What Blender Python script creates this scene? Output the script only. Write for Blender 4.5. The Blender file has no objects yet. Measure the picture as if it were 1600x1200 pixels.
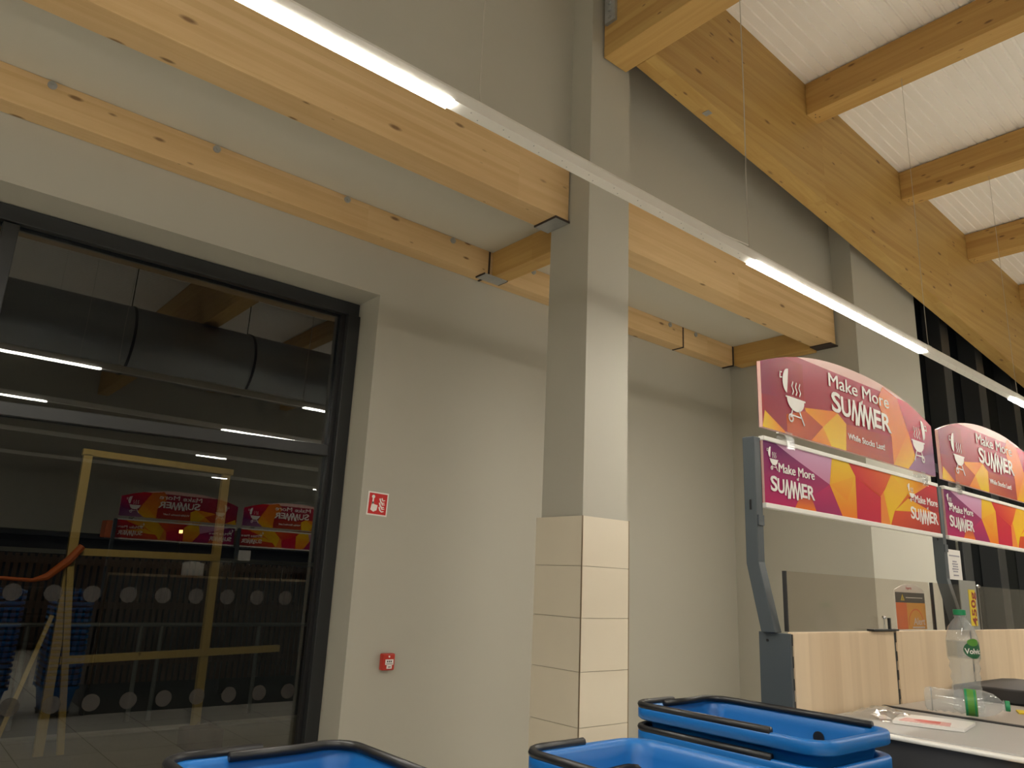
import bpy, bmesh, math, random
from mathutils import Vector, Matrix
random.seed(7)
S = bpy.context.scene
C = S.collection
PI = math.pi

# ------------------------------------------------------------------ camera
cd = bpy.data.cameras.new('camera'); cam = bpy.data.objects.new('camera', cd); C.objects.link(cam)
cd.sensor_width = 36; cd.lens = 1174/1600*36; cd.clip_start = .02; cd.clip_end = 200
right = Vector((.7625, -.6455, .0445)).normalized()
fwd = Vector((.6175, .7445, .2530)).normalized()
fwd = (fwd - right*fwd.dot(right)).normalized()
up = right.cross(fwd)
M = Matrix((right, up, -fwd)).transposed().to_4x4(); M.translation = Vector((0, 0, 1.5))
cam.matrix_world = M
S.camera = cam
# ------------------------------------------------------------------ world, exposure
w = bpy.data.worlds.new('night'); S.world = w; w.use_nodes = True
w.node_tree.nodes['Background'].inputs[0].default_value = (.012, .014, .02, 1)
w.node_tree.nodes['Background'].inputs[1].default_value = .15
S.view_settings.view_transform = 'Standard'; S.view_settings.look = 'None'
S.view_settings.exposure = 0.0; S.view_settings.gamma = 1
LAMP = 72.0
LAMP_COL = (1.0, .945, .84)

# ------------------------------------------------------------------ materials
def new_mat(name):
    m = bpy.data.materials.new(name); m.use_nodes = True
    nt = m.node_tree; b = nt.nodes['Principled BSDF']
    return m, nt, b
def N(nt, typ, **kw):
    n = nt.nodes.new(typ)
    for k, v in kw.items():
        if k.startswith('i_'): n.inputs[int(k[2:])].default_value = v
        else: setattr(n, k, v)
    return n
def plain(name, col, rough=.5, metal=0, noise=0.0, nscale=8, bump=0, spec=.5, coat=0):
    m, nt, b = new_mat(name)
    b.inputs['Base Color'].default_value = (*col, 1); b.inputs['Roughness'].default_value = rough
    b.inputs['Metallic'].default_value = metal; b.inputs['Specular IOR Level'].default_value = spec
    b.inputs['Coat Weight'].default_value = coat
    tc = N(nt, 'ShaderNodeTexCoord'); no = N(nt, 'ShaderNodeTexNoise'); no.inputs['Scale'].default_value = nscale
    no.inputs['Detail'].default_value = 5
    nt.links.new(tc.outputs['Object'], no.inputs['Vector'])
    if noise > 0:
        mx = N(nt, 'ShaderNodeMix', data_type='RGBA')
        mx.inputs[6].default_value = (*[c*(1-noise) for c in col], 1); mx.inputs[7].default_value = (*[min(1, c*(1+noise)) for c in col], 1)
        nt.links.new(no.outputs['Fac'], mx.inputs[0]); nt.links.new(mx.outputs[2], b.inputs['Base Color'])
    if bump > 0:
        bp = N(nt, 'ShaderNodeBump'); bp.inputs['Strength'].default_value = bump; bp.inputs['Distance'].default_value = .01
        nt.links.new(no.outputs['Fac'], bp.inputs['Height']); nt.links.new(bp.outputs[0], b.inputs['Normal'])
    return m
def wood(name, axis, light, dark, lam=.04, knot=.5, rough=.55, knot_scale=1.0, grain=1.0):
    """planed spruce: grain and knots run along `axis` (0 x, 1 y, 2 z); `lam` = lamella height"""
    m, nt, b = new_mat(name); L = nt.links.new
    tc = N(nt, 'ShaderNodeTexCoord')
    def mapped(al, ac):
        mp = N(nt, 'ShaderNodeMapping'); s = [ac]*3; s[axis] = al; mp.inputs['Scale'].default_value = s
        L(tc.outputs['Object'], mp.inputs['Vector']); return mp
    g = N(nt, 'ShaderNodeTexNoise'); g.inputs['Scale'].default_value = 1; g.inputs['Detail'].default_value = 8; g.inputs['Distortion'].default_value = .6
    L(mapped(1.1, 26*grain).outputs[0], g.inputs['Vector'])
    g2 = N(nt, 'ShaderNodeTexNoise'); g2.inputs['Scale'].default_value = 1; g2.inputs['Detail'].default_value = 3
    L(mapped(.5, 5).outputs[0], g2.inputs['Vector'])
    av = N(nt, 'ShaderNodeMath', operation='MULTIPLY_ADD'); av.inputs[1].default_value = .55
    sc = N(nt, 'ShaderNodeMath', operation='MULTIPLY'); sc.inputs[1].default_value = .45
    L(g2.outputs['Fac'], sc.inputs[0]); L(g.outputs['Fac'], av.inputs[0]); L(sc.outputs[0], av.inputs[2])
    fac = av.outputs[0]
    if lam:
        mp = N(nt, 'ShaderNodeMapping'); s = [1/lam]*3; s[axis] = .35; mp.inputs['Scale'].default_value = s
        L(tc.outputs['Object'], mp.inputs['Vector'])
        sn = N(nt, 'ShaderNodeVectorMath', operation='FLOOR'); L(mp.outputs[0], sn.inputs[0])
        wn = N(nt, 'ShaderNodeTexWhiteNoise', noise_dimensions='3D')
        if axis != 2:
            z = N(nt, 'ShaderNodeVectorMath', operation='MULTIPLY'); v = [0, 0, 1]; v[axis] = 1; z.inputs[1].default_value = v
            L(sn.outputs[0], z.inputs[0]); L(z.outputs[0], wn.inputs['Vector'])
        else: L(sn.outputs[0], wn.inputs['Vector'])
        ad = N(nt, 'ShaderNodeMath', operation='MULTIPLY_ADD'); ad.inputs[1].default_value = .22
        L(wn.outputs['Value'], ad.inputs[0]); L(fac, ad.inputs[2]); fac = ad.outputs[0]
    mr = N(nt, 'ShaderNodeMapRange'); mr.inputs[1].default_value = .35; mr.inputs[2].default_value = .85
    L(fac, mr.inputs[0])
    mx = N(nt, 'ShaderNodeMix', data_type='RGBA'); mx.inputs[6].default_value = (*light, 1); mx.inputs[7].default_value = (*dark, 1)
    L(mr.outputs[0], mx.inputs[0]); col = mx.outputs[2]
    if knot:
        vo = N(nt, 'ShaderNodeTexVoronoi'); vo.inputs['Scale'].default_value = 1; vo.inputs['Randomness'].default_value = 1
        L(mapped(4.2*knot_scale, 12*knot_scale).outputs[0], vo.inputs['Vector'])
        rc = N(nt, 'ShaderNodeSeparateColor'); L(vo.outputs['Color'], rc.inputs[0])
        th = N(nt, 'ShaderNodeMath', operation='MULTIPLY'); th.inputs[1].default_value = .17*knot; L(rc.outputs[0], th.inputs[0])
        q = N(nt, 'ShaderNodeMath', operation='POWER'); q.inputs[1].default_value = 1.6; L(th.outputs[0], q.inputs[0])
        q2 = N(nt, 'ShaderNodeMath', operation='MULTIPLY'); q2.inputs[1].default_value = 3.4; L(q.outputs[0], q2.inputs[0])
        dv = N(nt, 'ShaderNodeMath', operation='DIVIDE'); L(vo.outputs['Distance'], dv.inputs[0]); L(q2.outputs[0], dv.inputs[1])
        r2 = N(nt, 'ShaderNodeMapRange'); r2.inputs[1].default_value = .7; r2.inputs[2].default_value = 1.5; r2.inputs[3].default_value = .85; r2.inputs[4].default_value = 0
        L(dv.outputs[0], r2.inputs[0])
        m2 = N(nt, 'ShaderNodeMix', data_type='RGBA'); m2.inputs[7].default_value = (.16, .075, .025, 1)
        L(r2.outputs[0], m2.inputs[0]); L(col, m2.inputs[6]); col = m2.outputs[2]
    L(col, b.inputs['Base Color']); b.inputs['Roughness'].default_value = rough
    bp = N(nt, 'ShaderNodeBump'); bp.inputs['Strength'].default_value = .12; bp.inputs['Distance'].default_value = .004
    L(g.outputs['Fac'], bp.inputs['Height']); L(bp.outputs[0], b.inputs['Normal'])
    return m
WL, WD = (.74, .53, .28), (.58, .375, .165)
wood_x = wood('spruce_x', 0, WL, WD, .045, .85)
wood_y = wood('spruce_y', 1, (.62, .40, .135), (.45, .255, .068), .045, .85)
glulam_x = wood('glulam_x', 0, (.58, .385, .125), (.43, .25, .064), .045, .9)
wood_z = wood('spruce_z', 2, (.62, .45, .16), (.46, .31, .09), 0, .8)
oak = wood('oak_laminate', 2, (.84, .66, .45), (.66, .49, .31), .06, 0, .45, grain=.8)
paint = plain('wall_paint', (.45, .432, .365), .62, 0, .025, 1.2, .02)
paint_soffit = plain('soffit_paint', (.60, .58, .50), .62, 0, .02, 1.2, .02)
ceil_m = plain('deck_white', (.96, .92, .86), .6, 0, .02, 3)
floor_m = None
tile_m = plain('beige_tile', (.70, .63, .50), .28, 0, .05, 2.2)
grout_m = plain('tile_joint', (.33, .28, .21), .8)
brass_trim = plain('steel_trim', (.30, .23, .15), .35, .8)
steel = plain('galvanised_steel', (.42, .43, .43), .5, .6, .12, 30)
dark_steel = plain('dark_steel_edge', (.05, .035, .03), .6, .2)
frame_m = plain('anthracite_aluminium', (.028, .030, .031), .42, .2)
post_m = plain('blue_grey_coated_steel', (.072, .086, .094), .45, .1)
black_m = plain('black_plastic', (.012, .012, .013), .38)
blackmat = plain('black_rubber', (.02, .019, .019), .6)
blue_m = plain('blue_basket_plastic', (.006, .140, .45), .38, 0, .05, 4)
rail_m = plain('white_aluminium', (.88, .86, .80), .42, .1)
chrome = plain('chrome', (.75, .75, .76), .15, 1)
white_print = plain('white_print', (.88, .84, .80), .4)
red_m = plain('sign_red', (.62, .02, .02), .4)
mcp_red = plain('call_point_red', (.48, .035, .02), .4)
black_print = plain('black_print', (.03, .03, .03), .5)
belt_m = plain('grey_belt', (.42, .41, .39), .38, 0, .05, 6)
belt2_m = plain('beige_grey_worktop', (.46, .41, .36), .35, 0, .05, 5)
duct_m = plain('galvanised_duct', (.30, .31, .31), .42, .95)
wire_m = plain('steel_wire', (.55, .52, .46), .4, .5)
cap_green = plain('green_cap', (.01, .26, .10), .4)
yellow_m = plain('yellow_print', (.80, .60, .02), .45)

def glass(name, refl_boost=1.0, tint=(1, 1, 1), base=.06, rough=0.0):
    m, nt, b = new_mat(name); nt.nodes.remove(b); L = nt.links.new
    out = nt.nodes['Material Output']
    t = N(nt, 'ShaderNodeBsdfTransparent'); t.inputs[0].default_value = (*tint, 1)
    g = N(nt, 'ShaderNodeBsdfGlossy'); g.inputs['Roughness'].default_value = rough; g.inputs[0].default_value = (.95, .97, .97, 1)
    f0 = N(nt, 'ShaderNodeLayerWeight'); f = N(nt, 'ShaderNodeMath', operation='POWER'); f.inputs[1].default_value = 5; L(f0.outputs['Facing'], f.inputs[0])
    mu = N(nt, 'ShaderNodeMath', operation='MULTIPLY_ADD'); mu.inputs[1].default_value = refl_boost; mu.inputs[2].default_value = base; mu.use_clamp = True
    L(f.outputs[0], mu.inputs[0])
    mx = N(nt, 'ShaderNodeMixShader'); L(mu.outputs[0], mx.inputs[0]); L(t.outputs[0], mx.inputs[1]); L(g.outputs[0], mx.inputs[2])
    L(mx.outputs[0], out.inputs[0]); return m
window_glass = glass('double_glazing', .9, (.62, .64, .62), .085)
screen_glass = glass('clear_screen', .4, (.90, .87, .84), .045, .08)
clear_pet = glass('clear_plastic', .8, (.90, .92, .93), .05, .05)
def haze(m, amt):
    nt = m.node_tree; L = nt.links.new; out = nt.nodes['Material Output']; src = out.inputs[0].links[0].from_socket
    d = N(nt, 'ShaderNodeBsdfDiffuse'); d.inputs[0].default_value = (.9, .92, .93, 1); x = N(nt, 'ShaderNodeMixShader'); x.inputs[0].default_value = amt
    L(src, x.inputs[1]); L(d.outputs[0], x.inputs[2]); L(x.outputs[0], out.inputs[0])
haze(clear_pet, .15); haze(screen_glass, .01)
film_m = glass('clear_film', 1.4, (.93, .93, .93), .14, .12)

def emis(name, col, st):
    m, nt, b = new_mat(name)
    b.inputs['Base Color'].default_value = (.8, .8, .8, 1)
    b.inputs['Emission Color'].default_value = (*col, 1); b.inputs['Emission Strength'].default_value = st
    return m
lamp_m = emis('lit_diffuser', LAMP_COL, LAMP)

def attr_mat(name, rough=.35):
    m, nt, b = new_mat(name)
    a = N(nt, 'ShaderNodeVertexColor'); a.layer_name = 'print'
    nt.links.new(a.outputs[0], b.inputs['Base Color']); b.inputs['Roughness'].default_value = rough
    return m
print_m = attr_mat('printed_board', .27); print_m.node_tree.nodes['Principled BSDF'].inputs['Specular IOR Level'].default_value = .24
banner_m = attr_mat('printed_banner', .45); banner_m.node_tree.nodes['Principled BSDF'].inputs['Specular IOR Level'].default_value = .15

# floor tiles
floor_m, nt, b = new_mat('floor_tiles')
tc = N(nt, 'ShaderNodeTexCoord'); br = N(nt, 'ShaderNodeTexBrick'); br.offset = 0
br.inputs['Scale'].default_value = 1; br.inputs['Brick Width'].default_value = .6; br.inputs['Row Height'].default_value = .6; br.inputs['Mortar Size'].default_value = .004
br.inputs['Color1'].default_value = (.74, .71, .64, 1); br.inputs['Color2'].default_value = (.71, .68, .61, 1); br.inputs['Mortar'].default_value = (.2, .18, .15, 1)
nt.links.new(tc.outputs['Object'], br.inputs['Vector']); nt.links.new(br.outputs['Color'], b.inputs['Base Color']); b.inputs['Roughness'].default_value = .25

# ------------------------------------------------------------------ mesh helpers
def box(bm, x0, x1, y0, y1, z0, z1, mi=0):
    v = [bm.verts.new((x, y, z)) for z in (z0, z1) for y in (y0, y1) for x in (x0, x1)]
    for idx in ((0, 2, 3, 1), (4, 5, 7, 6), (0, 1, 5, 4), (2, 6, 7, 3), (0, 4, 6, 2), (1, 3, 7, 5)):
        f = bm.faces.new([v[i] for i in idx]); f.material_index = mi
    return v
def prism(bm, pts, a, b, plane='yz', mi=0):
    """polygon pts extruded from a to b along the axis normal to plane"""
    def P(p, t):
        if plane == 'yz': return (t, p[0], p[1])
        if plane == 'xz': return (p[0], t, p[1])
        return (p[0], p[1], t)
    A = [bm.verts.new(P(p, a)) for p in pts]; B = [bm.verts.new(P(p, b)) for p in pts]
    n = len(pts)
    fs = [bm.faces.new(A), bm.faces.new(B[::-1])]
    for i in range(n): fs.append(bm.faces.new((A[i], B[i], B[(i+1) % n], A[(i+1) % n])))
    for f in fs: f.material_index = mi
def tube(bm, pts, r, seg=8, closed=False):
    pts = [Vector(p) for p in pts]; n = len(pts); rings = []
    rr = r if isinstance(r, (list, tuple)) else [r]*n
    for i, p in enumerate(pts):
        if closed: t = (pts[(i+1) % n]-pts[i-1])
        else: t = pts[min(i+1, n-1)]-pts[max(i-1, 0)]
        t.normalize()
        a = Vector((0, 0, 1)) if abs(t.z) < .9 else Vector((1, 0, 0))
        u = t.cross(a).normalized(); v = t.cross(u).normalized()
        rings.append([bm.verts.new(p+(u*math.cos(2*PI*k/seg)+v*math.sin(2*PI*k/seg))*rr[i]) for k in range(seg)])
    m = n if closed else n-1
    for i in range(m):
        A, B = rings[i], rings[(i+1) % n]
        for k in range(seg): bm.faces.new((A[k], A[(k+1) % seg], B[(k+1) % seg], B[k]))
    if not closed: bm.faces.new(rings[0][::-1]); bm.faces.new(rings[-1])
def lathe(bm, prof, seg=32, cap=True, mat=None):
    """prof: (r,z) list round the z axis; mat: optional Matrix"""
    rings = []
    for r, z in prof:
        ring = []
        for k in range(seg):
            v = Vector((r*math.cos(2*PI*k/seg), r*math.sin(2*PI*k/seg), z))
            if mat: v = mat @ v
            ring.append(bm.verts.new(v))
        rings.append(ring)
    for A, B in zip(rings, rings[1:]):
        for k in range(seg): bm.faces.new((A[k], A[(k+1) % seg], B[(k+1) % seg], B[k]))
    if cap: bm.faces.new(rings[0][::-1]); bm.faces.new(rings[-1])
def disc(bm, c, r, axis='y', t=.002, seg=24):
    """thin disc facing along an axis"""
    pts = [(r*math.cos(2*PI*k/seg), r*math.sin(2*PI*k/seg)) for k in range(seg)]
    if axis == 'y': prism(bm, [(c[0]+a, c[2]+b) for a, b in pts], c[1], c[1]+t, 'xz')
    elif axis == 'x': prism(bm, [(c[1]+a, c[2]+b) for a, b in pts], c[0], c[0]+t, 'yz')
    else: prism(bm, [(c[0]+a, c[1]+b) for a, b in pts], c[2], c[2]+t, 'xy')

def wloc(p):
    v = Vector((0, 0, 0))
    while p: v += p.location; p = p.parent
    return v
def obj(name, bm, mats, parent=None, bevel=0, smooth=False, origin=None, local=False):
    """link bm (world coordinates unless local) as one mesh object"""
    me = bpy.data.meshes.new(name)
    bmesh.ops.recalc_face_normals(bm, faces=bm.faces)
    off = wloc(parent) if parent else Vector((0, 0, 0))
    loc = Vector((0, 0, 0))
    if parent is None and origin is not None: loc = Vector(origin)
    if not local: bmesh.ops.translate(bm, verts=bm.verts, vec=-(off+loc))
    bm.to_mesh(me); bm.free()
    for m in (mats if isinstance(mats, (list, tuple)) else [mats]): me.materials.append(m)
    o = bpy.data.objects.new(name, me); C.objects.link(o); o.location = loc
    if parent: o.parent = parent
    if smooth:
        for p in me.polygons: p.use_smooth = True
    if bevel:
        b = o.modifiers.new('bevel', 'BEVEL'); b.width = bevel; b.segments = 2; b.limit_method = 'ANGLE'
    return o
def tag(o, label, cat, group=None):
    o['label'] = label; o['category'] = cat
    if group: o['group'] = group
    return o
def thing(name, label, cat, loc=(0, 0, 0), group=None, rotz=0):
    o = bpy.data.objects.new(name, None); C.objects.link(o); o.location = loc; o.rotation_euler = (0, 0, rotz)
    o.empty_display_size = .1
    return tag(o, label, cat, group)
def struct(name, bm, m, parent=None, **k):
    o = obj(name, bm, m, parent, **k)
    if not parent: o['kind'] = 'structure'
    return o
def sempty(name, loc):
    o = bpy.data.objects.new(name, None); C.objects.link(o); o.location = loc; o['kind'] = 'structure'; return o
def BM(): return bmesh.new()

def text_bm(bm, s, size, x, y, z, width=None, offset=0.0, ext=.0006, flip=False, align='LEFT', vertical=False, tilt=0, mi=0):
    """writes s as raised lettering facing -Y with its lower left corner at (x, y, z)"""
    cu = bpy.data.curves.new('t', 'FONT'); cu.body = s; cu.size = size; cu.extrude = ext; cu.offset = offset
    cu.align_x = align; cu.resolution_u = 3
    to = bpy.data.objects.new('t', cu); C.objects.link(to)
    dg = bpy.context.evaluated_depsgraph_get(); dg.update()
    me = bpy.data.meshes.new_from_object(to.evaluated_get(dg))
    xs = [v.co.x for v in me.vertices]; x0, x1 = min(xs), max(xs)
    sx = width/(x1-x0) if width else 1
    n0 = len(bm.verts); f0 = len(bm.faces)
    bm.from_mesh(me); bm.verts.ensure_lookup_table(); bm.faces.ensure_lookup_table()
    for v in bm.verts[n0:]:
        a, b, c = (v.co.x-(x0 if align == 'LEFT' else 0))*sx, v.co.y, v.co.z
        if tilt: a, b = a*math.cos(tilt)-b*math.sin(tilt), a*math.sin(tilt)+b*math.cos(tilt)
        v.co = Vector((x+a, y-c, z+b))
    for f in bm.faces[f0:]: f.material_index = mi
    bpy.data.objects.remove(to); bpy.data.curves.remove(cu); bpy.data.meshes.remove(me)
def flat(bm, pts, y, t=.0008, mi=0):
    prism(bm, pts, y-t, y, 'xz', mi)
def stroke(bm, pts, wd, y, t=.0008, wd2=None):
    n = len(pts)
    for i in range(n-1):
        a = Vector(pts[i]); b = Vector(pts[i+1]); d = (b-a).normalized(); nn = Vector((-d.y, d.x))
        wa = wd; wb = wd2 if wd2 else wd
        if wd2: wa = wd+(wd2-wd)*i/(n-1); wb = wd+(wd2-wd)*(i+1)/(n-1)
        a2 = a-d*wa*.2; b2 = b+d*wb*.2
        flat(bm, [tuple(a2+nn*wa/2), tuple(a2-nn*wa/2), tuple(b2-nn*wb/2), tuple(b2+nn*wb/2)], y, t*(1+.05*i))

# ------------------------------------------------------------------ room shell
YW, YF, YU = 4.75, 3.288, 3.50        # recess wall, pilaster front, upper wall
XE = 7.14                             # end wall of the recess
ZS = 4.14                             # soffit
def zt(x): return 6.198-.0597*(x-4.66)   # underside of the roof deck

bm = BM(); box(bm, -6, 16, -9, 5.12, -.12, 0); struct('floor', bm, floor_m)
# recess wall with the window opening
bm = BM()
prism(bm, [(-5.2, 3.49), (2.6, 3.535), (2.6, 0), (XE+.1, 0), (XE+.1, 6.4), (-5.2, 7.0)], YW, YW+.36, 'xz')
struct('wall_window', bm, paint)
bm = BM(); box(bm, -5.3, -5.0, YU, 5.2, 0, 6.9); struct('wall_recess_left', bm, paint)
# end wall of the recess together with the pilaster front
bm = BM(); box(bm, XE, 8.62, YF, YW+.36, 0, 6.3); struct('wall_recess_end', bm, paint)
bm = BM()
prism(bm, [(-6, 4.43), (XE+.02, 4.43), (XE+.02, zt(XE)+.1), (-6, zt(-6)+.1)], YU, YU+.16, 'xz')
struct('wall_upper', bm, paint)
bm = BM(); box(bm, -5, XE, YU+.16, YW, ZS, ZS+.12); struct('ceiling_recess', bm, paint_soffit)
bm = BM(); box(bm, -6.2, -6, -9, 3.5, 0, 7); struct('wall_left', bm, paint)
bm = BM(); box(bm, -6, 16, -9.2, -9, 0, 7); struct('wall_back', bm, paint)
bm = BM(); box(bm, 16, 16.2, -9.2, 5, 0, 7); struct('wall_right', bm, paint)
# corrugated roof deck, ribs run along x
bm = BM(); y = -9.0; prev = None; prof = []
while y < 3.7:
    prof += [(y, 0), (y+.055, 0), (y+.062, .012), (y+.083, .012)]; y += .09
for (yy, dz) in prof:
    cur = (bm.verts.new((-6, yy, zt(-6)+dz)), bm.verts.new((16, yy, zt(16)+dz)))
    if prev: bm.faces.new((prev[0], prev[1], cur[1], cur[0]))
    prev = cur
dk = struct('ceiling', bm, ceil_m)
sm = dk.modifiers.new('thick', 'SOLIDIFY'); sm.thickness = .01; sm.offset = 0

# ------------------------------------------------------------------ column with tiled base
col = thing('column', 'square grey painted column with beige tiles round its lower part', 'column', (3.54, 3.49, 0))
bm = BM(); box(bm, 3.340, 3.748, 3.300, 3.675, 0, 6.3); obj('shaft', bm, paint, col)
bm = BM(); ztop = 1.907
box(bm, 3.334, 3.752, 3.294, 3.706, 0, ztop-.004, 1)
k = 0; z1 = ztop
while z1 > 0:
    z0 = max(0, z1-.302)
    zz0, zz1 = z0+.0015, z1-.0015
    if zz1 > zz0+.01:
        box(bm, 3.3335, 3.7505, 3.288, 3.292, zz0, zz1)           # front
        box(bm, 3.328, 3.332, 3.2935, 3.710, zz0, zz1)            # left
        box(bm, 3.754, 3.758, 3.2935, 3.710, zz0, zz1)            # right
    z1 = z0
obj('tile_cladding', bm, [tile_m, grout_m], col)
for x in (3.3305, 3.7535):
    bm = BM(); box(bm, x-.003, x+.003, 3.2865, 3.2925, 0, ztop); obj('corner_trim', bm, brass_trim, col)

# ------------------------------------------------------------------ timber
def beam(name, label, cat, x0, x1, y0, y1, z0, z1, m, group=None, bev=.004):
    bm = BM(); ox, oy, oz = (x0+x1)/2, (y0+y1)/2, z0
    box(bm, x0, x1, y0, y1, z0, z1)
    o = obj(name, bm, m, None, bevel=bev, origin=(ox, oy, oz)); return tag(o, label, cat, group)
MB0, MB1, MZ0, MZ1 = 3.485, 3.700, 3.951, 4.43
b1 = thing('glulam_beam', 'deep horizontal spruce beam running from upper left into the grey column', 'beam', (0, 3.6, MZ0))
bm = BM(); box(bm, -5, 3.325, MB0, MB1, MZ0, MZ1); obj('timber', bm, wood_x, b1, bevel=.004)
bm = BM(); box(bm, 3.205, 3.335, MB0-.002, MB1+.004, MZ0-.012, MZ0-.001); obj('bearing_plate', bm, steel, b1)
bm = BM(); box(bm, 3.198, 3.205, MB0-.002, MB1+.004, MZ0-.013, MZ0+.001); box(bm, 3.198, 3.335, MB0-.006, MB0-.002, MZ0-.014, MZ0+.001); obj('plate_edge', bm, dark_steel, b1)
b2 = thing('glulam_beam', 'deep horizontal spruce beam right of the column, ending above the sale signs', 'beam', (5.4, 3.6, MZ0))
bm = BM(); box(bm, 3.752, 7.10, MB0, MB1, MZ0, MZ1); obj('timber', bm, wood_x, b2, bevel=.004)
for x0, x1 in ((3.752, 3.80), (6.99, 7.135)):
    bm = BM(); box(bm, x0, x1, MB0-.006, MB1+.004, MZ0-.012, MZ0-.001); obj('bearing_plate', bm, dark_steel, b2)

LZ0, LZ1, LY = 3.919, ZS-.001, 4.60
def bolts(parent, xs):
    for x in xs:
        bm = BM(); disc(bm, (x, LY-.010, 4.108), .024, 'y', .010, 20); disc(bm, (x, LY-.018, 4.108), .010, 'y', .010, 6)
        obj('bolt', bm, steel, parent)
l1 = thing('timber_ledger', 'long slim spruce beam fixed along the wall above the dark window', 'beam', (-.5, 4.67, LZ0))
bm = BM(); box(bm, -5, 3.492, LY, YW-.003, LZ0, LZ1); obj('timber', bm, wood_x, l1, bevel=.004)
bolts(l1, (.308-.93, .308, 1.24, 2.179, 3.12))
l2 = thing('timber_ledger', 'slim spruce wall beam behind the column, between the two dark joints', 'beam', (4.8, 4.67, LZ0))
bm = BM(); box(bm, 3.510, 6.075, LY, YW-.003, LZ0, LZ1); obj('timber', bm, wood_x, l2, bevel=.004)
bolts(l2, (3.985, 4.93, 5.865))
l3 = thing('timber_ledger', 'short spruce wall beam piece reaching the recess corner', 'beam', (6.5, 4.67, LZ0))
bm = BM(); box(bm, 6.093, 6.965, LY, YW-.003, LZ0, LZ1); obj('timber', bm, wood_x, l3, bevel=.004)
bolts(l3, (6.295,))
def gap_strip(parent, x0, x1, zlow=LZ0-.006):
    bm = BM(); box(bm, x0, x1, LY-.002, YW-.01, zlow, LZ1-.004); obj('dark_gap_strip', bm, dark_steel, parent)  # dark strip filling the gap between the timber ends
gap_strip(l1, 3.4935, 3.5085); gap_strip(l2, 6.0765, 6.0915)
j1 = thing('timber_joist', 'short spruce cross joist joining the wall beam to the column', 'beam', (3.6, 4.1, LZ0))
bm = BM(); box(bm, 3.530, 3.690, 3.705, LY-.003, LZ0, LZ1); obj('timber', bm, wood_y, j1, bevel=.004)
bm = BM(); box(bm, 3.43, 3.66, LY-.045, LY+.075, LZ0-.014, LZ0-.004); obj('hanger_plate', bm, steel, j1)
for xx in (3.422, 3.66):
    bm = BM(); box(bm, xx, xx+.008, LY-.045, LY+.075, LZ0-.015, LZ0-.002); obj('plate_edge', bm, dark_steel, j1)
j2 = thing('timber_joist', 'short spruce cross joist lying along the recess end wall', 'beam', (7.05, 4.1, LZ0))
bm = BM(); box(bm, 6.985, 7.130, 3.705, LY-.003, LZ0, LZ1); obj('timber', bm, wood_y, j2, bevel=.004)
bm = BM(); box(bm, 6.967, 6.983, LY-.003, YW-.01, LZ0-.010, LZ1-.004); obj('dark_gap_strip', bm, dark_steel, j2)

# tapered roof beam
def zgb(x): return 5.246-.1055*(x-3.70)
rb = thing('roof_beam', 'huge tapered glulam roof beam sloping down to the right', 'beam', (9, 3.1, 0))
bm = BM(); prism(bm, [(3.695, zgb(3.695)), (15.9, zgb(15.9)), (15.9, zt(15.9)-.004), (3.695, zt(3.695)-.004)], 3.013, 3.189, 'xz')
obj('timber', bm, glulam_x, rb, bevel=.005)
bm = BM(); box(bm, 4.42, 4.52, 3.07, 3.13, zgb(4.42)-.006, zgb(4.52)+.008); obj('stamped_tag', bm, steel, rb)
# purlins
pg = 'purlins'
pb = thing('roof_purlin', 'deepest roof purlin resting on top of the grey column', 'beam', (3.57, -2, 5.244))
bm = BM(); box(bm, 3.450, 3.690, -9, 3.286, 5.244, zt(3.69)-.012); obj('timber', bm, wood_y, pb, bevel=.005)
bm = BM(); box(bm, 3.425, 3.449, 3.16, 3.26, 5.50, 5.80)
for q in (5.54, 5.60, 5.66, 5.72): disc(bm, (3.410, 3.21, q), .015, 'x', .016, 6)
obj('angle_bracket', bm, steel, pb)
labs = ['roof purlin butting the roof beam, nearest to the column', 'second spruce purlin along the sloping roof beam',
        'third spruce purlin along the sloping roof beam', 'farthest spruce purlin, only a stub at the right picture edge']
for (x, lb) in zip((5.870, 7.822, 9.640, 11.50), labs):
    p = thing('roof_purlin', lb, 'beam', (x+.1, -2, 5.6))
    bm = BM(); box(bm, x, x+.205, -9, 3.011, zt(x)-.345, zt(x+.2)-.006); obj('timber', bm, wood_y, p, bevel=.005)
    for dx, dy in ((.05, .06), (.09, .04), (.11, .07)):
        bm = BM(); disc(bm, (x+dx, 3.011-dy, zt(x)-.3465), .006, 'z', .003, 8); obj('screw_head', bm, dark_steel, p)

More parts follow.
